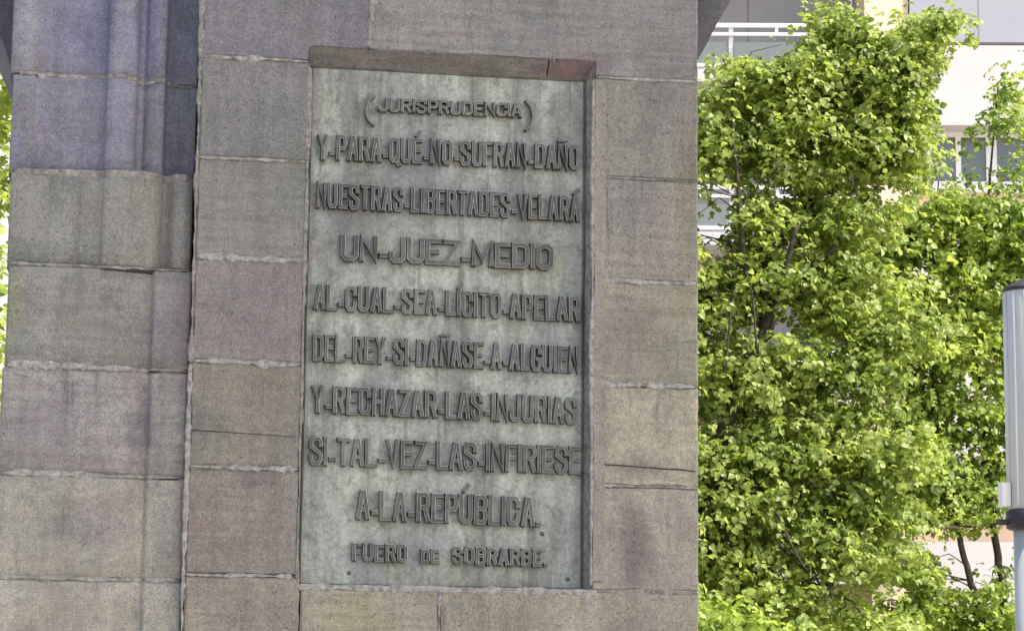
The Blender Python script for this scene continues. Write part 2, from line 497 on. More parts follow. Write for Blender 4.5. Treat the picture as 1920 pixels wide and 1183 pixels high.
wing = [(prof_low, (158,150,136), -.004), (prof_low, (150,143,130), -.004), (prof_low, (138,131,130), -.006), (prof_low, (126,124,122), .0), (prof_mid, (132,129,124), -.004), (prof_up, (114,113,144), -.008), (prof_up, (110,111,150), -.018), (prof_up, (110,111,150), -.018)]
def wing_stone(prof, z0, z1, color, dx, dy):
    bm = bmesh.new()
    P = []
    for i in range(len(prof)-1):
        a, c = Vector(prof[i]), Vector(prof[i+1])
        for j in range(3):
            P.append(a.lerp(c, j/3))
    P.append(Vector(prof[-1]))
    n = len(P)
    zs = [(z0, .007), (z0+.008, 0), *[(z0+(z1-z0)*t, 0) for t in (.25, .5, .75)], (z1-.008, 0), (z1, .007)]
    rows = []
    for zi, (z, ins) in enumerate(zs):
        row = []
        for i, p in enumerate(P):
            wob = 0.0025*math.sin(z*9+p.x*13+dx*77)
            zz = z + (random.uniform(-.003, .003) if zi in (0, 1, 5, 6) else 0)
            row.append(bm.verts.new((p.x+(dx if p.x < -.3 else 0), p.y+ins+dy+wob, zz)))
        rows.append(row)
    for a in range(len(rows)-1):
        for i in range(n-1):
            bm.faces.new((rows[a][i], rows[a][i+1], rows[a+1][i+1], rows[a+1][i]))
    # sides, top, bottom, back
    bl = [bm.verts.new((P[0].x+dx, .5, z)) for z in (z0, z1)]
    br = [bm.verts.new((P[-1].x, .5, z)) for z in (z0, z1)]
    bm.faces.new(rows[0] + [br[0], bl[0]])
    bm.faces.new(rows[-1] + [br[1], bl[1]])
    bm.faces.new([r[0] for r in rows] + [bl[1], bl[0]])
    bm.faces.new([r[-1] for r in rows] + [br[1], br[0]])
    bm.faces.new((bl[0], bl[1], br[1], br[0]))
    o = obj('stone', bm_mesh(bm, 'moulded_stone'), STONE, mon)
    for pl in o.data.polygons:
        pl.use_smooth = abs(pl.normal.z) < .3
    o.color = lin(*color)
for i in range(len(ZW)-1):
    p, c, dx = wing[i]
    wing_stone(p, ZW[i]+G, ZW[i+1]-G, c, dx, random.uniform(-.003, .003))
z = 1.58
while z > .05:
    z2 = max(0, z-.36)
    wing_stone(prof_low, z2+G, z-G, (156,146,132), -.004, 0)
    z = z2
box('core', -.40, .19, .19, .48, 0, 4.45, MORTAR, mon)

# flaring stone behind the pier
bm = bmesh.new()
y0, y1 = .5, 1.5
pr = [(-.475, 3.80), (2.085, 3.965), (2.105, 4.0), (2.13, 4.045), (2.172, 4.13), (2.232, 4.235), (2.40, 4.50), (2.40, 4.6), (-.75, 4.6), (-.75, 4.35), (-.58, 4.06), (-.50, 3.88)]
fr = [bm.verts.new((x, y0, z)) for x, z in pr]; bk = [bm.verts.new((x, y1, z)) for x, z in pr]
bm.faces.new(fr); bm.faces.new(bk[::-1])
for i in range(len(pr)):
    bm.faces.new((fr[i], fr[(i+1) % len(pr)], bk[(i+1) % len(pr)], bk[i]))
o = obj('cornice', bm_mesh(bm, 'cornice'), STONE, mon, 'flaring stone behind the top of the pier, toned dark for its shaded underside'); o.color = lin(92, 88, 108)  # darker stone colour carries the shade of the underside
stone(rect(-.36, 1.93, 0, 3.9), (120,112,116), y=.49, depth=1.0, name='rear_block')

# mortar joints: ragged ribbons a touch proud or shy of the stone
def ribbon(pts, half, y, mat, rag=.5, step=.012, name='mortar_joint', wander=.0008, thick=.0035, skip=0.0):
    bm = bmesh.new()
    P = []
    for i in range(len(pts)-1):
        a, c = Vector(pts[i]), Vector(pts[i+1])
        m = max(1, int((c-a).length/step))
        P += [a.lerp(c, j/m) for j in range(m)]
    P.append(Vector(pts[-1]))
    ph = random.uniform(0, 99)
    n = len(P)
    prev = None
    hw = 1.0; wa = 0.0
    cap = None
    for i, p in enumerate(P):
        d = (P[min(i+1, n-1)]-P[max(i-1, 0)]).normalized()
        # work in x-z; y given per point or constant
        nx, nz = -d.z, d.x
        L = math.hypot(nx, nz) or 1
        nx, nz = nx/L, nz/L
        hw = max(.25, min(1.9, hw + random.uniform(-rag, rag)))
        wa = wa*.85 + random.uniform(-wander, wander)
        e = 1.0 if 0 < i < n-1 else .15
        a1, a2 = half*hw*e, half*max(.25, hw+random.uniform(-.3, .3))*e
        yy = p.y + y + random.uniform(-.0008, .0008)
        wa *= .9
        q = [bm.verts.new((p.x+nx*(wa+a1), yy+thick, p.z+nz*(wa+a1))), bm.verts.new((p.x+nx*(wa+a1*.6), yy, p.z+nz*(wa+a1*.6))),
             bm.verts.new((p.x+nx*(wa-a2*.6), yy, p.z+nz*(wa-a2*.6))), bm.verts.new((p.x+nx*(wa-a2), yy+thick, p.z+nz*(wa-a2)))]
        if prev:
            for k in range(3):
                bm.faces.new((prev[k], prev[k+1], q[k+1], q[k]))
            bm.faces.new((prev[3], prev[0], q[0], q[3]))
        else:
            bm.faces.new(q)
        prev = q
    bm.faces.new(prev)
    return obj(name, bm_mesh(bm, name), mat, mon, smooth=False)

def hj(x0, x1, z0, z1=None, half=.0065, y=-.001, mat=None, **k):
    return ribbon([(x0, 0, z0), (x1, 0, z0 if z1 is None else z1)], half, y, mat or MORTAR, **k)
for zz in ZL[1:]:
    hj(X0+.004, XL-.004, zz, rag=.15, half=.0075, y=.0005)
for zz in ZR[1:]:
    hj(XR+.004, X1-.003, zz, rag=.15, half=.0065, y=.0005)
# pale crusts where the pointing is thick
for x0, x1, za, zb_, hf in ((.26,.56,3.757,3.757,.009), (.20,.575,3.398,3.396,.0045), (.205,.30,3.051,3.049,.008), (.30,.56,3.049,3.046,.009),
                       (.20,.56,2.689,2.683,.010), (.20,.35,2.327,2.326,.008), (.33,.56,2.327,2.324,.009), (.20,.40,1.963,1.963,.006), (.38,.56,1.965,1.963,.009)):
    hj(x0, x1, za, zb_, half=hf, y=-.004, mat=MORTAR_PALE, rag=.5, wander=.0014)
for zz, hf in zip(ZR[1:], (.005, .006, .005, .002, .004)):
    hj(XR+.004, X1-.003, zz, half=hf*1.15, y=-.0035, mat=MORTAR_PALE if hf > .0035 else MORTAR, rag=.5)
hj(.20, .56, 2.452, 2.437, half=.0022, y=-.0012, mat=CRACK, rag=.25, name='crack', wander=.0008, thick=.004)
hj(1.605, 1.969, 2.372, 2.356, half=.0014, y=-.0022, mat=CRACK, rag=.25, name='crack', wander=.0008, thick=.004)
hj(XL, XR+.02, 1.928, 1.926, half=.008, y=-.004, mat=MORTAR_PALE, rag=.3)
hj(XR, X1-.003, 1.932, half=.0075, y=-.001, rag=.2)
def vj(x, z0, z1, half=.006, y=-.001, mat=None, x2=None, **k):
    return ribbon([(x, 0, z0), (x if x2 is None else x2, 0, z1)], half, y, mat or MORTAR, **k)
vj(.79, 3.815, 4.11, half=.008, y=-.002)
vj(.795, 3.97, 4.06, half=.011, y=-.003, mat=MORTAR_PALE, rag=.6)
vj(1.445, 3.80, 3.86, half=.006, y=-.004, mat=MORTAR_PALE)
vj(1.0635, 1.605, 1.922, half=.007, y=-.0025, mat=MORTAR_PALE, rag=.6)
vj(1.578, 1.85, 1.93, half=.010, y=-.003, mat=MORTAR_PALE, rag=.6)
vj(X0, 1.3, 2.68, half=.0095, y=-.001, mat=MORTAR_PALE, x2=X0+.001, rag=.2)
vj(X0+.002, 2.68, 4.2, half=.009, y=-.001, x2=X0+.001, rag=.25)
vj(XL-.002, 1.95, 3.74, half=.006, y=-.002, rag=.3)
vj(XR-.002, 1.95, 3.75, half=.0065, y=-.0045, mat=MORTAR_PALE, rag=.25)
# joints of the wing follow the mouldings
def wing_joint(prof, z, half, mat, y, x0=-.425, x1=.185, dz=0.0, **k):
    def yat(x):
        for (a, b_), (c, d) in zip(prof, prof[1:]):
            if a <= x <= c: return b_ + (d-b_)*(x-a)/max(1e-6, c-a)
        return prof[-1][1]
    xs = sorted([x0, x1] + [x for x, _ in prof if x0+.004 < x < x1-.004])
    pts = [Vector((x, yat(x)+y, z+dz*(x+.43))) for x in xs]
    return ribbon(pts, half, 0, mat, **k)
wp = [prof_low, prof_low, prof_low, prof_low, prof_mid, prof_up, prof_up]
for i, zz in enumerate(ZW[1:-1]):
    wing_joint(wp[i], zz, .0085, MORTAR, -.001, rag=.2)
for prof, z, hf, a, b_, dz in ((prof_low,1.943,.006,-.41,.17,.003), (prof_low,2.291,.007,-.42,.06,.0), (prof_low,2.291,.0025,.0,.06,.0),
        (prof_low,2.660,.009,-.42,.0,-.005), (prof_low,2.628,.006,-.40,-.33,.0), (prof_mid,3.006,.007,-.30,-.02,-.004), (prof_up,3.333,.009,-.42,.06,.0),
        (prof_up,3.685,.012,-.36,-.2,.0), (prof_up,3.680,.006,-.06,.06,.0)):
    wing_joint(prof, z, hf, MORTAR_PALE, -.004, a, b_, dz, rag=.5, wander=.0015)
for z, a, b_ in ((2.652,.05,.17), (2.998,-.12,.06), (2.286,.08,.17)):
    wing_joint(prof_low, z, .004, CRACK, -.003, a, b_, name='crack', thick=.004)

# ------------------------------------------------------------------ plaque
plq = thing('bronze_plaque', 'green grey bronze plaque with raised Spanish capitals set in the recess of the stone pier', 'plaque', (0, 0, 0))
bm = bmesh.new()
bmesh.ops.create_grid(bm, x_segments=70, y_segments=120, size=.5)
for v in bm.verts:
    x, z = .572+(v.co.x+.5)*1.01, 1.918+(v.co.y+.5)*1.872
    v.co = Vector((x, YP + .0012*math.sin(x*7+z*3)+.0008*math.sin(z*17-x*5), z))
ed = [e for e in bm.edges if e.is_boundary]
r = bmesh.ops.extrude_edge_only(bm, edges=ed)
for v in [g for g in r['geom'] if isinstance(g, bmesh.types.BMVert)]:
    v.co.y += .018
pl = obj('plate', bm_mesh(bm, 'plate'), BRONZE, plq, smooth=True)

for x0, x1, z0, z1 in ((.585, .5925, 1.945, 3.752), (1.5635, 1.571, 1.945, 3.752), (.585, 1.571, 1.936, 1.944), (.585, 1.571, 3.7525, 3.760)):
    box('rim', x0, x1, YP-.006, YP+.004, z0, z1, BRONZE_L, plq, bev=.002)
GL = {
 'A': (1, [[(0,0),(.42,1),(.58,1),(1,0)], [(.2,.32),(.8,.32)]]),
 'B': (1, [[(0,0),(0,1),(.75,1),(1,.87),(1,.66),(.78,.54),(0,.54)], [(.78,.54),(1,.40),(1,.14),(.75,0),(0,0)]]),
 'C': (1, [[(1,.68),(1,.84),(.75,1),(.25,1),(0,.84),(0,.16),(.25,0),(.75,0),(1,.16),(1,.32)]]),
 'D': (1, [[(0,0),(0,1),(.7,1),(1,.84),(1,.16),(.7,0),(0,0)]]),
 'E': (.9, [[(1,1),(0,1),(0,0),(1,0)], [(0,.52),(.8,.52)]]),
 'F': (.85, [[(1,1),(0,1),(0,0)], [(0,.5),(.8,.5)]]),
 'G': (1, [[(1,.70),(1,.84),(.75,1),(.25,1),(0,.84),(0,.16),(.25,0),(.75,0),(1,.16),(1,.45),(.55,.45)]]),
 'H': (1, [[(0,0),(0,1)], [(1,0),(1,1)], [(0,.5),(1,.5)]]),
 'I': (0, [[(0,0),(0,1)]]),
 'J': (.9, [[(0,.30),(0,.14),(.25,0),(.75,0),(1,.14),(1,1)]]),
 'L': (.85, [[(0,1),(0,0),(1,0)]]),
 'M': (1.35, [[(0,0),(0,1),(.5,.2),(1,1),(1,0)]]),
 'N': (1.05, [[(0,0),(0,1),(1,0),(1,1)]]),
 'O': (1, [[(.3,0),(0,.15),(0,.85),(.3,1),(.7,1),(1,.85),(1,.15),(.7,0),(.3,0)]]),
 'P': (.95, [[(0,0),(0,1),(.75,1),(1,.86),(1,.6),(.75,.46),(0,.46)]]),
 'Q': (1, [[(.3,0),(0,.15),(0,.85),(.3,1),(.7,1),(1,.85),(1,.15),(.7,0),(.3,0)], [(.55,.2),(1.1,-.16)]]),
 'R': (1, [[(0,0),(0,1),(.75,1),(1,.87),(1,.62),(.75,.5),(0,.5)], [(.6,.5),(1,0)]]),
 'S': (1, [[(1,.72),(1,.86),(.75,1),(.25,1),(0,.86),(0,.66),(1,.36),(1,.14),(.75,0),(.25,0),(0,.14),(0,.28)]]),
 'T': (.95, [[(0,1),(1,1)], [(.5,1),(.5,0)]]),
 'U': (1, [[(0,1),(0,.15),(.25,0),(.75,0),(1,.15),(1,1)]]),
 'V': (1, [[(0,1),(.5,0),(1,1)]]),
 'Y': (1, [[(0,1),(.5,.45),(1,1)], [(.5,.45),(.5,0)]]),
 'Z': (1, [[(0,1),(1,1),(0,0),(1,0)]]),
 '-': (.35, [[(0,.22),(1,.22)]]),
 '.': (.12, [[(0,.02),(1,.02)]]),
 '(': (.55, [[(1,1.28),(.35,.98),(.05,.62),(0,.38),(.1,.1),(.4,-.18),(1,-.42)]]),
 ')': (.55, [[(0,1.28),(.65,.98),(.95,.62),(1,.38),(.9,.1),(.6,-.18),(0,-.42)]]),
}
ACC = {'É': ('E', 'a'), 'Í': ('I', 'a'), 'Á': ('A', 'a'), 'Ú': ('U', 'a'), 'Ñ': ('N', 't')}

def stroke(bm, pts, sw, y_top, y_base, bev):
    pts = [Vector(p) for p in pts]
    closed = (pts[0]-pts[-1]).length < 1e-6
    if closed: pts = pts[:-1]
    n = len(pts)
    rings = []
    for i, p in enumerate(pts):
        a = pts[i-1] if (closed or i > 0) else None
        c = pts[(i+1) % n] if (closed or i < n-1) else None
        if a is None: d = (c-p).normalized(); nn = Vector((-d.y, d.x)); m = 1; ext = -d*(sw*.5)
        elif c is None: d = (p-a).normalized(); nn = Vector((-d.y, d.x)); m = 1; ext = d*(sw*.5)
        else:
            d1, d2 = (p-a).normalized(), (c-p).normalized()
            n1, n2 = Vector((-d1.y, d1.x)), Vector((-d2.y, d2.x))
            nn = (n1+n2)
            nn = nn.normalized() if nn.length > .05 else n1
            m = min(1.7, 1/max(.3, nn.dot(n1))); ext = Vector((0, 0))
        q = []
        ch = .0020
        for s, yy, k in ((.5*sw+bev, y_base, 0), (.5*sw, y_top+ch, 1), (.5*sw-ch, y_top, 2), (-.5*sw+ch, y_top, 2), (-.5*sw, y_top+ch, 1), (-.5*sw-bev, y_base, 0)):
            e = p + nn*(s*m) + ext*((1+2*bev/sw, 1.0, 1-2*ch/sw)[k])
            q.append(bm.verts.new((e.x, yy + (.00022*i + random.uniform(0, .0001) if k else 0), e.y)))
        rings.append(q)
    for i in range(n if closed else n-1):
        A, B = rings[i], rings[(i+1) % n]
        for k in range(5):
            f = bm.faces.new((A[k], A[k+1], B[k+1], B[k]))
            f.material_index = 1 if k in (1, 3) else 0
    if not closed:
        bm.faces.new(rings[0]); bm.faces.new(rings[-1][::-1])

def glyph_mesh(ch, W, H, sw):
    bm = bmesh.new()
    acc = None
    base = ch
    if ch in ACC: base, acc = ACC[ch]
    rw, strokes = GL[base]
    w_ = rw*W
    hs = sw/2
    def P(p): return (p[0]*w_, hs + p[1]*(H-sw))
    for i, s in enumerate(strokes):
        stroke(bm, [P(p) for p in s], sw, -.027+.0021*i, .002, .0018)
    mid = w_/2
    if acc == 'a': stroke(bm, [(mid-.003, H*1.13), (mid+.010, H*1.30)], sw*.8, -.015, .002, .002)
    if acc == 't': stroke(bm, [(mid-.014, H*1.17), (mid-.005, H*1.22), (mid+.005, H*1.17), (mid+.014, H*1.22)], sw*.6, -.015, .002, .002)
    me = bm_mesh(bm, 'letter'); me.materials.append(BRONZE_L); me.materials.append(LIT_EDGE)
    return me, w_

def text_row(txt, xa, za, xb, zb, H, sw, gap=.30, scale_small=None):
    """xa..xb at the plate's depth, baseline from za to zb"""
    n_units = 0
    cache = {}
    def adv(ch): 
        b0 = ACC[ch][0] if ch in ACC else ch
        return 1.1 if ch == ' ' else GL[b0][0]
    sm = [(.78 if scale_small and scale_small(i) else 1.0) for i in range(len(txt))]
    total = xb-xa
    # total = sum(w*W*sm) + n*sw + (n-1)*g ;  g = gap*W
    n = len(txt)
    g = 0.0036
    W = (total - n*sw - (n-1)*g)/sum(adv(c)*s for c, s in zip(txt, sm))
    x = xa + sw/2
    for i, ch in enumerate(txt):
        if ch != ' ':
            key = (ch, sm[i])
            if key not in cache:
                cache[key] = glyph_mesh(ch, W*sm[i], H*sm[i], sw)
            me, w_ = cache[key]
            o = obj('letter', me, BRONZE_L, plq)
            t = (x-xa)/(xb-xa)
            o.location = (x, YP+random.uniform(-.001, .002), za+(zb-za)*t + random.uniform(-.001, .001))
            o.rotation_euler = (0, random.uniform(-.012, .012), 0)
        x += adv(ch)*W*sm[i] + sw + g

def d2(px, py):
    p = at(px, py, YP-.015); return p.x, p.z
def row(txt, pa, pb, H, sw, **k):
    (xa, za), (xb, zb) = d2(*pa), d2(*pb)
    text_row(txt, xa, za, xb, zb, H, sw, **k)
row('JURISPRUDENCIA', (709, 210), (978, 221), .050, .0088)
row('(', (684, 222), (702, 223), .070, .0075)
row(')', (984, 233), (1001, 234), .070, .0075)
row('Y-PARA-QUÉ-NO-SUFRAN-DAÑO', (595, 300), (1086, 320), .090, .0119)
row('NUESTRAS-LIBERTADES-VELARÁ', (592, 390), (1087, 416), .090, .0119)
row('UN-JUEZ-MEDIO', (638, 489), (1037, 507), .092, .0160)
row('AL-CUAL-SEA-LÍCITO-APELAR', (588, 581), (1087, 604), .090, .0127)
row('DEL-REY-SI-DAÑASE-A-ALGUIEN', (586, 677), (1085, 700), .094, .0119)
row('Y-RECHAZAR-LAS-INJURIAS', (584, 774), (1082, 796), .096, .0130)
row('SI-TAL-VEZ-LAS-INFIRIESE', (579, 872), (1089, 889), .098, .0130)
row('A-LA-REPÚBLICA.', (667, 974), (1014, 988), .102, .0149)
row('FUERO DE SOBRARBE.', (660, 1051), (1026, 1063), .061, .0116, scale_small=lambda i: i in (6, 7))
for px, py in ((655, 1073), (1066, 1085), (1018, 1000)):
    x, z = d2(px, py)
    bm = bmesh.new()
    bmesh.ops.create_uvsphere(bm, u_segments=10, v_segments=6, radius=.008)
    o = obj('rivet', bm_mesh(bm, 'rivet'), BRONZE_L, plq, smooth=True); o.location = (x, YP, z)

# ------------------------------------------------------------------ apartment building
FA = math.radians(-10.5)
O = CAM + ray(1620, 300)*45
bld = thing('apartment_building', 'pale peach and white apartment building with railed balconies seen through the trees', 'building', (O.x, O.y, 0), FA)
TU = Vector((math.cos(FA), math.sin(FA), 0)); NV = Vector((-math.sin(FA), math.cos(FA), 0))
def fc(px, py, v=0.0):
    """facade coordinates (u, z) of a direction on the plane v metres behind the wall"""
    d = ray(px, py)
    o = Vector((O.x, O.y, 0))
    t = ((o - CAM).dot(NV) + v)/d.dot(NV)
    p = CAM + d*t
    return (p-o).dot(TU), p.z
FH = fc(1620, 45)[1] - fc(1620, 340)[1]
u_split = fc(1695, 300)[0]
def add_win(u0, u1, z0, z1, v, n=2, fr=.07, par=None):
    """window: frame with mullions, panes as its sub-parts"""
    bm = bmesh.new()
    add_box(bm, u0, u1, v-.05, v+.05, z0, z0+fr); add_box(bm, u0, u1, v-.05, v+.05, z1-fr, z1)
    for i in range(n+1):
        c = u0 + (u1-u0-fr)*i/n
        add_box(bm, c, c+fr, v-.047, v+.047, z0+fr, z1-fr)
    f = obj('window', bm_mesh(bm, 'window'), WPAINT, bld)
    for i in range(n):
        a = u0 + (u1-u0-fr)*i/n + fr; c = u0 + (u1-u0-fr)*(i+1)/n
        box('pane', a, c, v-.005, v+.005, z0+fr, z1-fr, GLASS, f)
box('wall', -14, 16, 0.35, 12, 0, 26, PEACH, bld)
box('wall_pier', fc(1612, 300)[0], u_split-.02, -.97, .36, 0, 26, PEACH, bld)
box('roof', -14.3, 16.3, -.2, 12.3, 26, 26.3, WHITE, bld)
zt = fc(1500, 45, -1.2)[1]
for k in range(-4, 3):
    off = k*FH
    # left bay : balcony with white railing
    ztop = zt + off
    if ztop-2 < 0.3: continue
    uL = fc(1365, 45, -1.2)[0] - .55; uR = fc(1612, 45, -.1)[0]
    zs = ztop - .84
    box('balcony_slab', uL-6.6, uR-.02, -1.25, .36, zs-.30, zs-.06, WHITE, bld)
    rl = obj('railing', (lambda bm: (add_box(bm, uL-6.6, uR-.04, -1.22, -1.15, ztop-.07, ztop), bm_mesh(bm, 'railing'))[1])(bmesh.new()), WPAINT, bld)
    box('rail', uL-6.6, uR-.04, -1.215, -1.155, ztop-.235, ztop-.18, WPAINT, rl)
    box('rail', uL-6.6, uR-.04, -1.215, -1.155, zs, zs+.06, WPAINT, rl)
    up = fc(1371, 80, -1.2)[0]
    for j in range(-5, 2):
        box('post', up+j*1.75-.04, up+j*1.75+.04, -1.145, -1.08, zs-.06, ztop-.001, WPAINT, rl)
        box('glass_panel', up+j*1.75+.06, up+j*1.75+1.66, -1.19, -1.175, zs+.07, ztop-.36, FROST, rl)
        box('post', up+j*1.75+.83, up+j*1.75+.88, -1.212, -1.158, ztop-.18, ztop-.07, WPAINT, rl)
    # shuttered glazing behind the balcony
    for j in range(-6, 2):
        a = up + .45 + j*1.1
        box('shutter', a, a+1.07, .30, .348, zs+.55, zs+2.45, SHUT, bld)
        box('shutter_base', a, a+1.07, .302, .347, zs, zs+.54, WHITE, bld)
    # right bay : projecting white box
    zl = fc(1800, 85, -1.0)[1] + off; zb2 = fc(1800, 235, -1.0)[1] + off
    if k < 1:
        box('parapet', u_split, 15.5, -1.0, .34, zb2, zl, WHITE, bld)
    if zb2-1.35 > .2:
        z1 = fc(1800, 250, -.3)[1] + off; z0 = fc(1800, 352, -.3)[1] + off
        if zb2 - z0 > 0:
            pass
        uu = fc(1738, 300, -.35)[0]; stp = fc(1862, 300, -.35)[0] - uu
        for j in range(0, 7):
            add_win(uu+j*stp-.035, uu+(j+1)*stp-.037, z0, z1, -.35, 2 if j % 2 == 0 else 1, fr=.10)
        box('sill', u_split, 15.5, -.52, -.41, z0-.12, z0-.02, WPAINT, bld)
        zn = zl - FH
        for j in range(0, 7):
            if RNG.random() < .55:
                a = uu+j*stp+.08; box('curtain', a, a+stp*RNG.uniform(.3, .8), -.26, -.24, z0+.1, z1-.1, WHITE if j % 2 else SHUT, bld)
        box('spandrel', u_split, 15.5, -.30, .34, zn, z0-.002, PEACH, bld)
        box('soffit_beam', u_split, 15.5, -.28, .34, z1+.002, zb2, SHUT, bld)
zl = fc(1800, 83, -1.0)[1]
box('cladding', u_split, 15.5, -1.02, .34, zl+.03, 25.9, LILAC, bld)
uc = fc(1835, 60, -1.0)[0]
for j in range(-1, 6):
    box('panel_seam', uc+j*2.4, uc+j*2.4+.015, -1.026, -1.0205, zl+.05, 25.8, SHUT, bld)
bm = bmesh.new()
add_box(bm, u_split, 15.5, -.99, .34, zl+.0005, zl+.0295)
obj('shadow_gap', bm_mesh(bm, 'shadow_gap'), SHUT, bld)

# ------------------------------------------------------------------ trees
def leaf_template(seed):
    rr = random.Random(seed)
    # compound leaf of three narrow folded leaflets joined at the stalk, 1 unit long
    v, f = [], []
    for ang, L, w_ in ((0, 1.0, .31), (1.1, .74, .26), (-1.1, .74, .26)):
        ang += rr.uniform(-.25, .25)
        ca, sa = math.cos(ang), math.sin(ang)
        b0 = len(v)
        st = .30 if ang*ang < .2 else .12
        dz = rr.uniform(-.12, .05)
        for x, y, z in ((0, 0, 0), (-w_, .38, .06), (-w_*.8, .68, .0), (0, 1, -.22), (w_*.8, .68, .0), (w_, .38, .06), (0, .42, -.05)):
            x *= rr.uniform(.85, 1.15)
            y = st + y*(L-st)
            v.append((x*ca + y*sa, -x*sa + y*ca, z + dz*y))
        f += [(b0+a, b0+b_, b0+c) for a, b_, c in ((0, 6, 1), (1, 6, 2), (2, 6, 3), (3, 6, 4), (4, 6, 5), (5, 6, 0))]
    return np.array(v), np.array(f)
TPL = [leaf_template(s) for s in range(4)]
TPL_MESH = {}
def leaf_mesh(mat, k):
    key = (mat.name, k)
    if key not in TPL_MESH:
        me = bpy.data.meshes.new('leaf')
        me.from_pydata([tuple(p) for p in TPL[k][0]], [], [tuple(int(q) for q in t) for t in TPL[k][1]])
        me.materials.append(mat)
        TPL_MESH[key] = me
    return TPL_MESH[key]

def make_leaves(clumps, per, size, spread):
    """arrays: position, rotation matrices (n,3,3), scale"""
    n = len(clumps)*per
    c = np.repeat(np.array(clumps), per, axis=0)
    d = RNG.normal(size=(n, 3)) * np.array([spread*1.15, spread*1.15, spread*.42])
    pos = c + d
    # leaf normals lean up and outward from the clump; leaves droop
    nrm = np.stack([RNG.normal(0, .55, n), RNG.normal(-.3, .7, n), np.abs(RNG.normal(.95, .35, n))], 1) + d*1.2
    nrm /= np.linalg.norm(nrm, axis=1)[:, None]
    az = RNG.uniform(0, 2*PI, n)
    tip = np.stack([np.cos(az), np.sin(az), RNG.normal(-.45, .3, n)], 1)
    tip -= nrm*(tip*nrm).sum(1)[:, None]
    tip /= np.linalg.norm(tip, axis=1)[:, None]
    side = np.cross(tip, nrm)
    R = np.stack([side, tip, nrm], 2)
    s = size*RNG.uniform(.45, 1.3, n)
    return pos, R, s

def leaves_to_mesh(pos, R, s, name):
    vs, fs = [], []
    base = 0
    kind = RNG.integers(0, 4, len(pos))
    for k in range(4):
        m = kind == k
        T, Fc = TPL[k]
        n = int(m.sum())
        V = np.einsum('nij,vj->nvi', R[m], T)*s[m][:, None, None] + pos[m][:, None, :]
        vs.append(V.reshape(-1, 3))
        off = base + np.arange(n)[:, None, None]*len(T)
        fs.append((Fc[None] + off).reshape(-1, 3))
        base += n*len(T)
    V = np.concatenate(vs); Fa = np.concatenate(fs)
    me = bpy.data.meshes.new(name)
    me.vertices.add(len(V)); me.vertices.foreach_set('co', V.ravel())
    me.loops.add(Fa.size); me.loops.foreach_set('vertex_index', Fa.ravel().astype(np.int32))
    me.polygons.add(len(Fa)); me.polygons.foreach_set('loop_start', np.arange(0, Fa.size, 3, dtype=np.int32))
    me.polygons.foreach_set('loop_total', np.full(len(Fa), 3, dtype=np.int32))
    me.update(); me.validate()
    return me

CV = np.array(CAM); cR, cU, cF = np.array(RT), np.array(UP), np.array(FW)
def in_view(pos):
    d = pos-CV
    z = d@cF
    return 960+F_PX*(d@cR)/z, 591.5-F_PX*(d@cU)/z, z

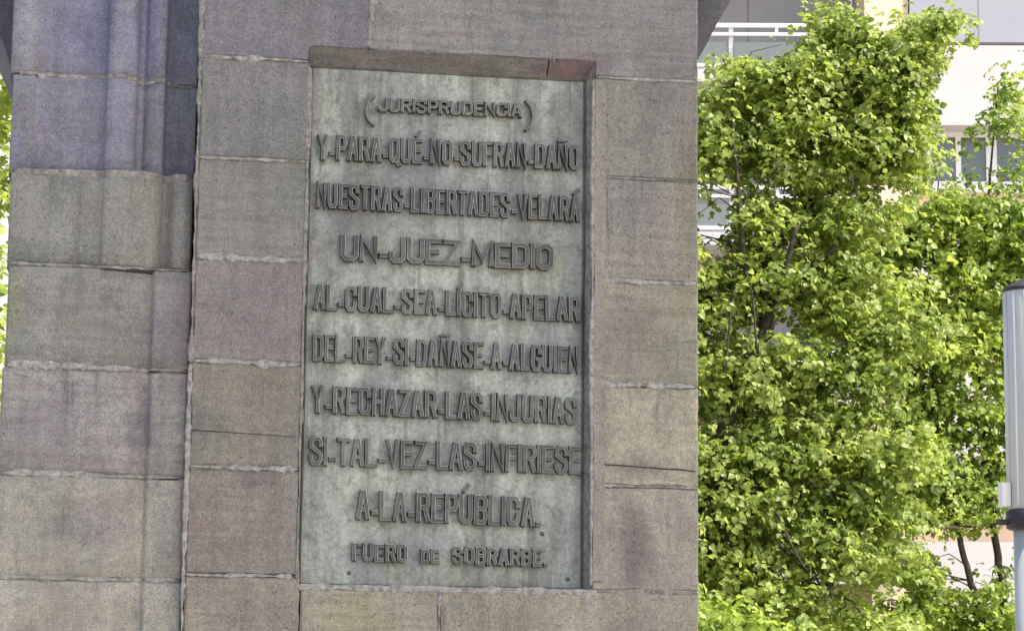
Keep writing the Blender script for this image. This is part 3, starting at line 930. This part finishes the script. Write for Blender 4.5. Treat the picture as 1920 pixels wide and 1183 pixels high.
def tree(label, Y, lobes, limbs, mat, size, per, dens, spread, base, holes=(), nleaf=300, name='leafy_tree', group='leafy trees between the monument and the building'):
    """lobes: (px, py, rx, rz) at depth Y with depth radius; limbs: lists of (px, py, dY, radius)"""
    t = thing(name, label, 'tree', base, 0, group)
    bx = Vector(base)
    mpp = (Y-CAM.y)/F_PX
    clumps = []
    for lb in lobes:
        px, py, rx, rz = lb[:4]
        fac = lb[4] if len(lb) > 4 else 1.0
        ctr = np.array(at(px, py, Y))
        a, c = rx*mpp, rz*mpp
        dp = max(.5, min(a, c)*1.0)
        n = int(dens*fac*(a*c*dp)**.8*4) + 3
        k = 0
        while k < n:
            p = RNG.uniform(-1, 1, 3)
            q = np.linalg.norm(p)
            if q > 1 or (q < .45 and RNG.random() < .5): continue
            k += 1
            clumps.append(ctr + p*np.array([a, dp, c]))
    pos, R, s = make_leaves(clumps, per, size, spread)
    x, y, z = in_view(pos)
    keep = np.ones(len(pos), bool)
    for hx, hy, ra, rb, prob in holes:
        m = ((x-hx)/ra)**2 + ((y-hy)/rb)**2 < 1
        keep &= ~(m & (RNG.random(len(pos)) < prob))
    pos, R, s, x, y, z = pos[keep], R[keep], s[keep], x[keep], y[keep], z[keep]
    pos = pos - np.array(bx)
    vis = (x > 1312) & (x < 1915) & (y > 5) & (y < 1178) if nleaf else np.zeros(len(pos), bool)
    if name == 'leafy_tree_left': vis = np.zeros(len(pos), bool)
    idx = np.where(vis)[0]
    # nearest in each small cell of the view, so that they are leaves one can see
    cell = {}
    for i in idx:
        kx = (int(x[i]//22), int(y[i]//22))
        if kx not in cell or z[i] < z[cell[kx]]: cell[kx] = i
    cand = sorted(cell.values(), key=lambda i: -s[i]/z[i])[:nleaf]
    single = np.zeros(len(pos), bool); single[cand] = True
    rest = ~single
    cm = obj('crown', leaves_to_mesh(pos[rest], R[rest], s[rest], 'crown'), mat, t)
    cm['kind'] = 'stuff'
    for j, i in enumerate(cand):
        o = obj('leaf', leaf_mesh(mat, j % 4), None, t)
        m = Matrix([list(R[i][r_]*s[i]) + [pos[i][r_]] for r_ in range(3)] + [[0, 0, 0, 1]])
        o.matrix_local = m
    for li, lm in enumerate(limbs):
        pts = [at(a, b_, Y+dy) - bx for a, b_, dy, r_ in lm]
        rad = [r_ for *_, r_ in lm]
        P, Rr = [], []
        for i in range(len(pts)-1):
            for j in range(6):
                u = j/6
                P.append(pts[i].lerp(pts[i+1], u) + Vector((random.uniform(-1, 1), random.uniform(-1, 1), 0))*rad[i]*.25)
                Rr.append(rad[i]*(1-u)+rad[i+1]*u)
        P.append(pts[-1]); Rr.append(rad[-1])
        bm = bmesh.new()
        tube(bm, P, Rr, 8)
        obj('trunk' if li == 0 else 'branch', bm_mesh(bm, 'branch'), BARK, t, smooth=True)
    # twigs from the limbs to a share of the clumps
    lp = [at(a, b_, Y+dy) - bx for lm in limbs for a, b_, dy, r_ in lm]
    bm = bmesh.new()
    lim = []
    for lm in limbs:
        P_ = [at(a, b_, Y+dy) - bx for a, b_, dy, r_ in lm]
        for i in range(len(P_)-1):
            lim += [P_[i].lerp(P_[i+1], u/5) for u in range(5)]
    lp = lim
    for c in clumps[::3]:
        c = Vector(c) - bx
        if min((p-c).length for p in lp) > .9: continue
        q = min(lp, key=lambda p: (p-c).length + max(0, p.z-c.z)*1.5)
        mid = q.lerp(c, .5) + Vector((random.uniform(-.15, .15), random.uniform(-.15, .15), random.uniform(.02, .2)))
        tube(bm, [q, mid, c], [.009, .006, .003], 4)
    tw = obj('twigs', bm_mesh(bm, 'twigs'), BARK, t)
    tw['kind'] = 'stuff'
    return t

def base_at(px, Y):
    p = at(px, 591, Y); return (p.x, Y, 0)

YA = 17.0
tree('tall airy yellow green tree with a leaning dark trunk just right of the stone monument', YA,
     [(1395,180,95,70), (1490,150,90,80), (1575,70,75,75), (1640,160,110,90), (1735,60,38,60), (1700,170,60,90,1.2),
      (1370,270,90,60), (1480,280,130,90), (1620,300,120,80), (1700,270,60,60), (1520,400,130,70,.9), (1620,420,80,60),
      (1430,440,90,60,.8), (1360,560,90,60,.8), (1480,540,110,70), (1240,300,120,160,.6), (1240,600,120,200,.6),
      (1590,560,110,90), (1350,690,70,70,.8), (1400,760,70,50,.8), (1700,640,60,70,.6), (1690,860,60,60,.8), (1460,690,110,80,.75), (1590,720,110,90,.8), (1360,840,90,70,.7), (1480,840,110,80), (1600,880,110,90),
      (1360,950,90,60), (1490,980,110,80,.9), (1610,1020,110,90,.9), (1390,1080,110,70), (1500,1150,110,70,.8), (1380,1220,130,80), (1600,1190,90,60,.7), (1240,950,120,200,.6)],
     [[(1225,1700,.4,.17), (1270,1250,.2,.14), (1340,860,0,.10), (1400,690,-.2,.085), (1455,560,-.1,.07), (1520,380,.1,.05), (1580,180,.2,.03), (1600,20,.3,.012)],
      [(1440,600,-.1,.05), (1395,500,-.4,.038), (1388,400,-.5,.03), (1375,260,-.5,.018), (1372,140,-.4,.008)],
      [(1520,380,.1,.035), (1492,430,-.5,.03), (1440,640,-.3,.03)],
      [(1290,945,.1,.04), (1400,940,-.3,.026), (1500,922,-.2,.018), (1580,890,.1,.012), (1650,830,.2,.006)],
      [(1400,905,0,.03), (1455,960,-.6,.016), (1478,1010,-.6,.014), (1505,1060,-.5,.011), (1560,1120,-.3,.008)],
      [(1455,560,-.1,.045), (1560,470,-.3,.032), (1680,300,-.2,.02), (1740,80,0,.01)],
      [(1340,860,0,.05), (1460,780,.6,.04), (1600,700,.8,.025), (1700,640,.8,.012)],
      [(1395,500,-.4,.016), (1372,560,-.6,.014), (1360,700,-.6,.010)],
      [(1395,500,-.4,.016), (1412,560,-.7,.014), (1420,660,-.6,.010)]],
     LEAF_A, .118, 32, 37, .17, base_at(1225, YA+.4),
     holes=((1335,395,42,62,.93), (1470,362,26,16,.9), (1665,375,22,38,.9), (1335,800,16,24,.6), (1440,55,75,60,.97), (1655,25,30,40,.95), (1380,40,60,70,.97),
            (1850,170,75,80,.98), (1800,190,50,80,.95), (1600,1120,50,28,.6), (1700,350,20,14,.6), (1670,755,50,24,.45), (1712,590,26,22,.7), (1720,500,22,26,.8), (1800,310,100,45,.6)))
YB = 20.0
tree('tall spreading tree with bright green leaves and thin leaning stems behind the lamp post', YB,
     [(1880,235,40,40,.5), (1905,160,30,22,.4), (1740,330,70,30,.12), (1860,320,80,35,.15), (1800,420,140,60), (1700,430,80,50,1.3), (1690,500,60,60,.8), (1700,850,50,70,.8), (1735,620,50,60,.7), (1900,450,80,80),
      (1760,530,120,70,.8), (1870,580,90,80), (1680,600,90,80,.8), (1800,660,120,70,.6), (1900,720,80,90,.6), (1700,760,90,70,.9), (1820,790,100,60,.9), (1760,690,80,60,.8),
      (1720,880,110,60,.9), (1850,900,90,50,.9), (1650,960,80,50,.8), (1780,965,110,30,.8), (1980,500,90,200,.7), (1990,850,90,200,.7),
      (1720,1100,50,60,.8), (1790,1130,60,30,.7), (1740,1180,100,45,.8), (1860,1190,80,60,.7), (1850,1090,35,22,.3), (1650,1150,60,50,.8)],
     [[(1920,1700,.3,.12), (1895,1250,0,.06), (1880,1100,-.1,.05), (1862,980,-.1,.045), (1840,800,0,.04), (1830,600,.1,.03), (1850,400,.1,.02), (1872,160,.1,.007)],
      [(1895,1250,0,.05), (1832,1130,-.3,.045), (1812,1060,-.3,.04), (1792,980,-.3,.036), (1760,800,-.2,.028), (1740,560,-.2,.02), (1760,340,-.2,.008)],
      [(1792,980,-.3,.03), (1700,880,0,.02), (1660,700,.1,.014), (1650,500,.2,.007)],
      [(1862,980,-.1,.03), (1800,988,-.5,.022), (1730,992,-.7,.012)],
      [(1862,980,-.1,.03), (1930,800,.1,.02), (1960,500,.1,.01)]],
     LEAF_B, .125, 32, 28, .18, base_at(1920, YB+.3),
     holes=((1815,1060,55,44,.85), (1690,740,50,26,.5), (1712,590,24,20,.5), (1735,700,30,30,.5), (1720,500,20,24,.7), (1830,745,32,28,.6), (1765,310,45,40,.75), (1860,310,40,30,.6), (1640,1130,45,40,.6), (1795,170,60,70,.98)))
YC = 14.5
tree('low bright green young tree with its top at the foot of the tall airy tree', YC,
     [(1340,1190,60,55,1.3), (1440,1210,80,55,1.3), (1270,1230,90,70), (1400,1300,150,90,.6)],
     [[(1330,1750,0,.05), (1350,1400,0,.035), (1370,1260,0,.02), (1380,1170,0,.008)], [(1350,1400,0,.025), (1430,1280,.1,.016), (1470,1200,.1,.007)]],
     LEAF_B, .13, 28, 30, .15, base_at(1330, YC))
YD = 12.0
tree('leafy tree half hidden by the left edge of the stone monument', YD,
     [(-40,200,60,90,1), (-20,330,50,80,.9), (-50,480,70,90,.7), (-60,650,80,110,.6), (-90,60,80,80,.8), (-110,850,110,120,.5)],
     [[(-120,1900,0,.13), (-110,1200,0,.10), (-90,700,0,.07), (-60,400,0,.04), (-40,150,0,.015)], [(-90,700,0,.04), (-20,480,0,.02), (0,300,0,.01)]],
     LEAF_A, .14, 24, 18, .16, base_at(-120, YD), nleaf=0)

# unseen tree added to the right of the viewer: its crown keeps the sun off the monument
def unseen_shade_tree():
    c = Vector((.75, 0, 2.9)) + to_sun*11.5
    t = thing('leafy_tree', 'broad dense tree added out of view on the right to shade the monument', 'tree', (c.x+1.2, c.y, 0), 0)
    off = Vector((c.x+1.2, c.y, 0))
    cl = []
    while len(cl) < 520:
        p = RNG.uniform(-1, 1, 3)
        q = np.linalg.norm(p)
        if q > 1 or (q < .5 and RNG.random() < .6): continue
        cl.append(np.array(c) + p*np.array([4.0, 3.6, 2.9]))
    pos, R, sc = make_leaves(cl, 34, .26, .34)
    cm = obj('crown', leaves_to_mesh(pos-np.array(off), R, sc, 'crown'), LEAF_A, t); cm['kind'] = 'stuff'
    bm = bmesh.new(); tube(bm, [Vector((0, 0, 0)), Vector((.05, 0, 3)), Vector((-.2, .1, 6)), Vector((-.9, 0, c.z))], [.3, .24, .2, .08], 12)
    obj('trunk', bm_mesh(bm, 'trunk'), BARK, t, smooth=True)
    for k in range(6):
        a = k*1.05
        e = c - off + Vector((2.6*math.cos(a), 2.4*math.sin(a), .6*math.sin(k*2)))
        bm = bmesh.new(); tube(bm, [Vector((-.2, .1, 5.5+.2*k)), (Vector((-.2, .1, 6))+e)/2 + Vector((0, 0, .5)), e], [.12, .08, .03], 8)
        obj('branch', bm_mesh(bm, 'branch'), BARK, t, smooth=True)
unseen_shade_tree()

# pale house far behind on the left, glimpsed past the edge of the pier
H0 = at(-60, 400, 34)
hs = thing('white_house', 'white rendered house glimpsed past the left edge of the monument', 'building', (H0.x-4, 34, 0))
box('wall', -6, 6.2, 0, 8, 0, 14, WHITE, hs)
box('roof', -6.4, 6.6, -.4, 8.4, 14, 14.3, SHUT, hs)
for zz in (2, 5, 8, 11):
    for xx in (-4.5, -1.8, .9):
        bm = bmesh.new(); add_box(bm, xx, xx+1.3, -.03, .02, zz, zz+1.5)
        f = obj('window', bm_mesh(bm, 'window'), WPAINT, hs)
        box('pane', xx+.08, xx+.61, -.04, -.031, zz+.08, zz+1.42, GLASS, f)
        box('pane', xx+.69, xx+1.22, -.04, -.031, zz+.08, zz+1.42, GLASS, f)

# ------------------------------------------------------------------ lamp post
YL = 4.0
lp = at(1926, 760, YL)
def zl_(py): return at(1900, py, YL).z
lamp = thing('lamp_post', 'cylindrical silver lamp post with dark conical cap at the right edge', 'lamp post', (lp.x, lp.y, 0))
z_cap0, z_cap1, z_b1, z_b0 = zl_(546), zl_(512), zl_(955), zl_(993)
bm = bmesh.new(); lathe(bm, 0, 0, [(z_b1, .108), (z_b1+.01, .112), (z_cap0-.01, .112), (z_cap0, .108)], 72, lambda k: 1.0)
obj('lamp_body', bm_mesh(bm, 'lamp_body'), ALU, lamp, smooth=True)
for k in range(12):
    a = 2*PI*k/12 + .12
    bm = bmesh.new(); tube(bm, [Vector((.113*math.cos(a), .113*math.sin(a), z_b1+.012)), Vector((.113*math.cos(a), .113*math.sin(a), z_cap0-.012))], [.006, .006], 6)
    obj('rib', bm_mesh(bm, 'rib'), WPAINT if k % 2 else ALU, lamp, smooth=True)
bm = bmesh.new(); lathe(bm, 0, 0, [(z_cap0, .118), (z_cap0+.012, .121), (z_cap0+.02, .110), (z_cap0+.065, .03), (z_cap0+.07, .012)], 36)
obj('cap', bm_mesh(bm, 'cap'), DARK, lamp, smooth=True)
bm = bmesh.new(); lathe(bm, 0, 0, [(z_b0, .105), (z_b0+.01, .125), (z_b1-.012, .128), (z_b1, .110)], 36)
obj('collar', bm_mesh(bm, 'collar'), DARK, lamp, smooth=True)
bm = bmesh.new(); lathe(bm, 0, 0, [(0, .11), (.5, .11), (.55, .092), (z_b0, .088)], 36)
obj('pole', bm_mesh(bm, 'pole'), ALU, lamp, smooth=True)
bx0 = at(1868, 975, YL).x - lp.x
box('bracket', bx0, -.10, -.012, .012, z_b0+.025, z_b0+.055, DARK, lamp, bev=.003)
b0, b1 = at(1875, 930, YL).x - lp.x, at(1888, 930, YL).x - lp.x
box('junction_box', b0, b1+.012, -.03, .03, zl_(950), zl_(905), WPAINT, lamp, 'small white box beside the lamp body', bev=.003)
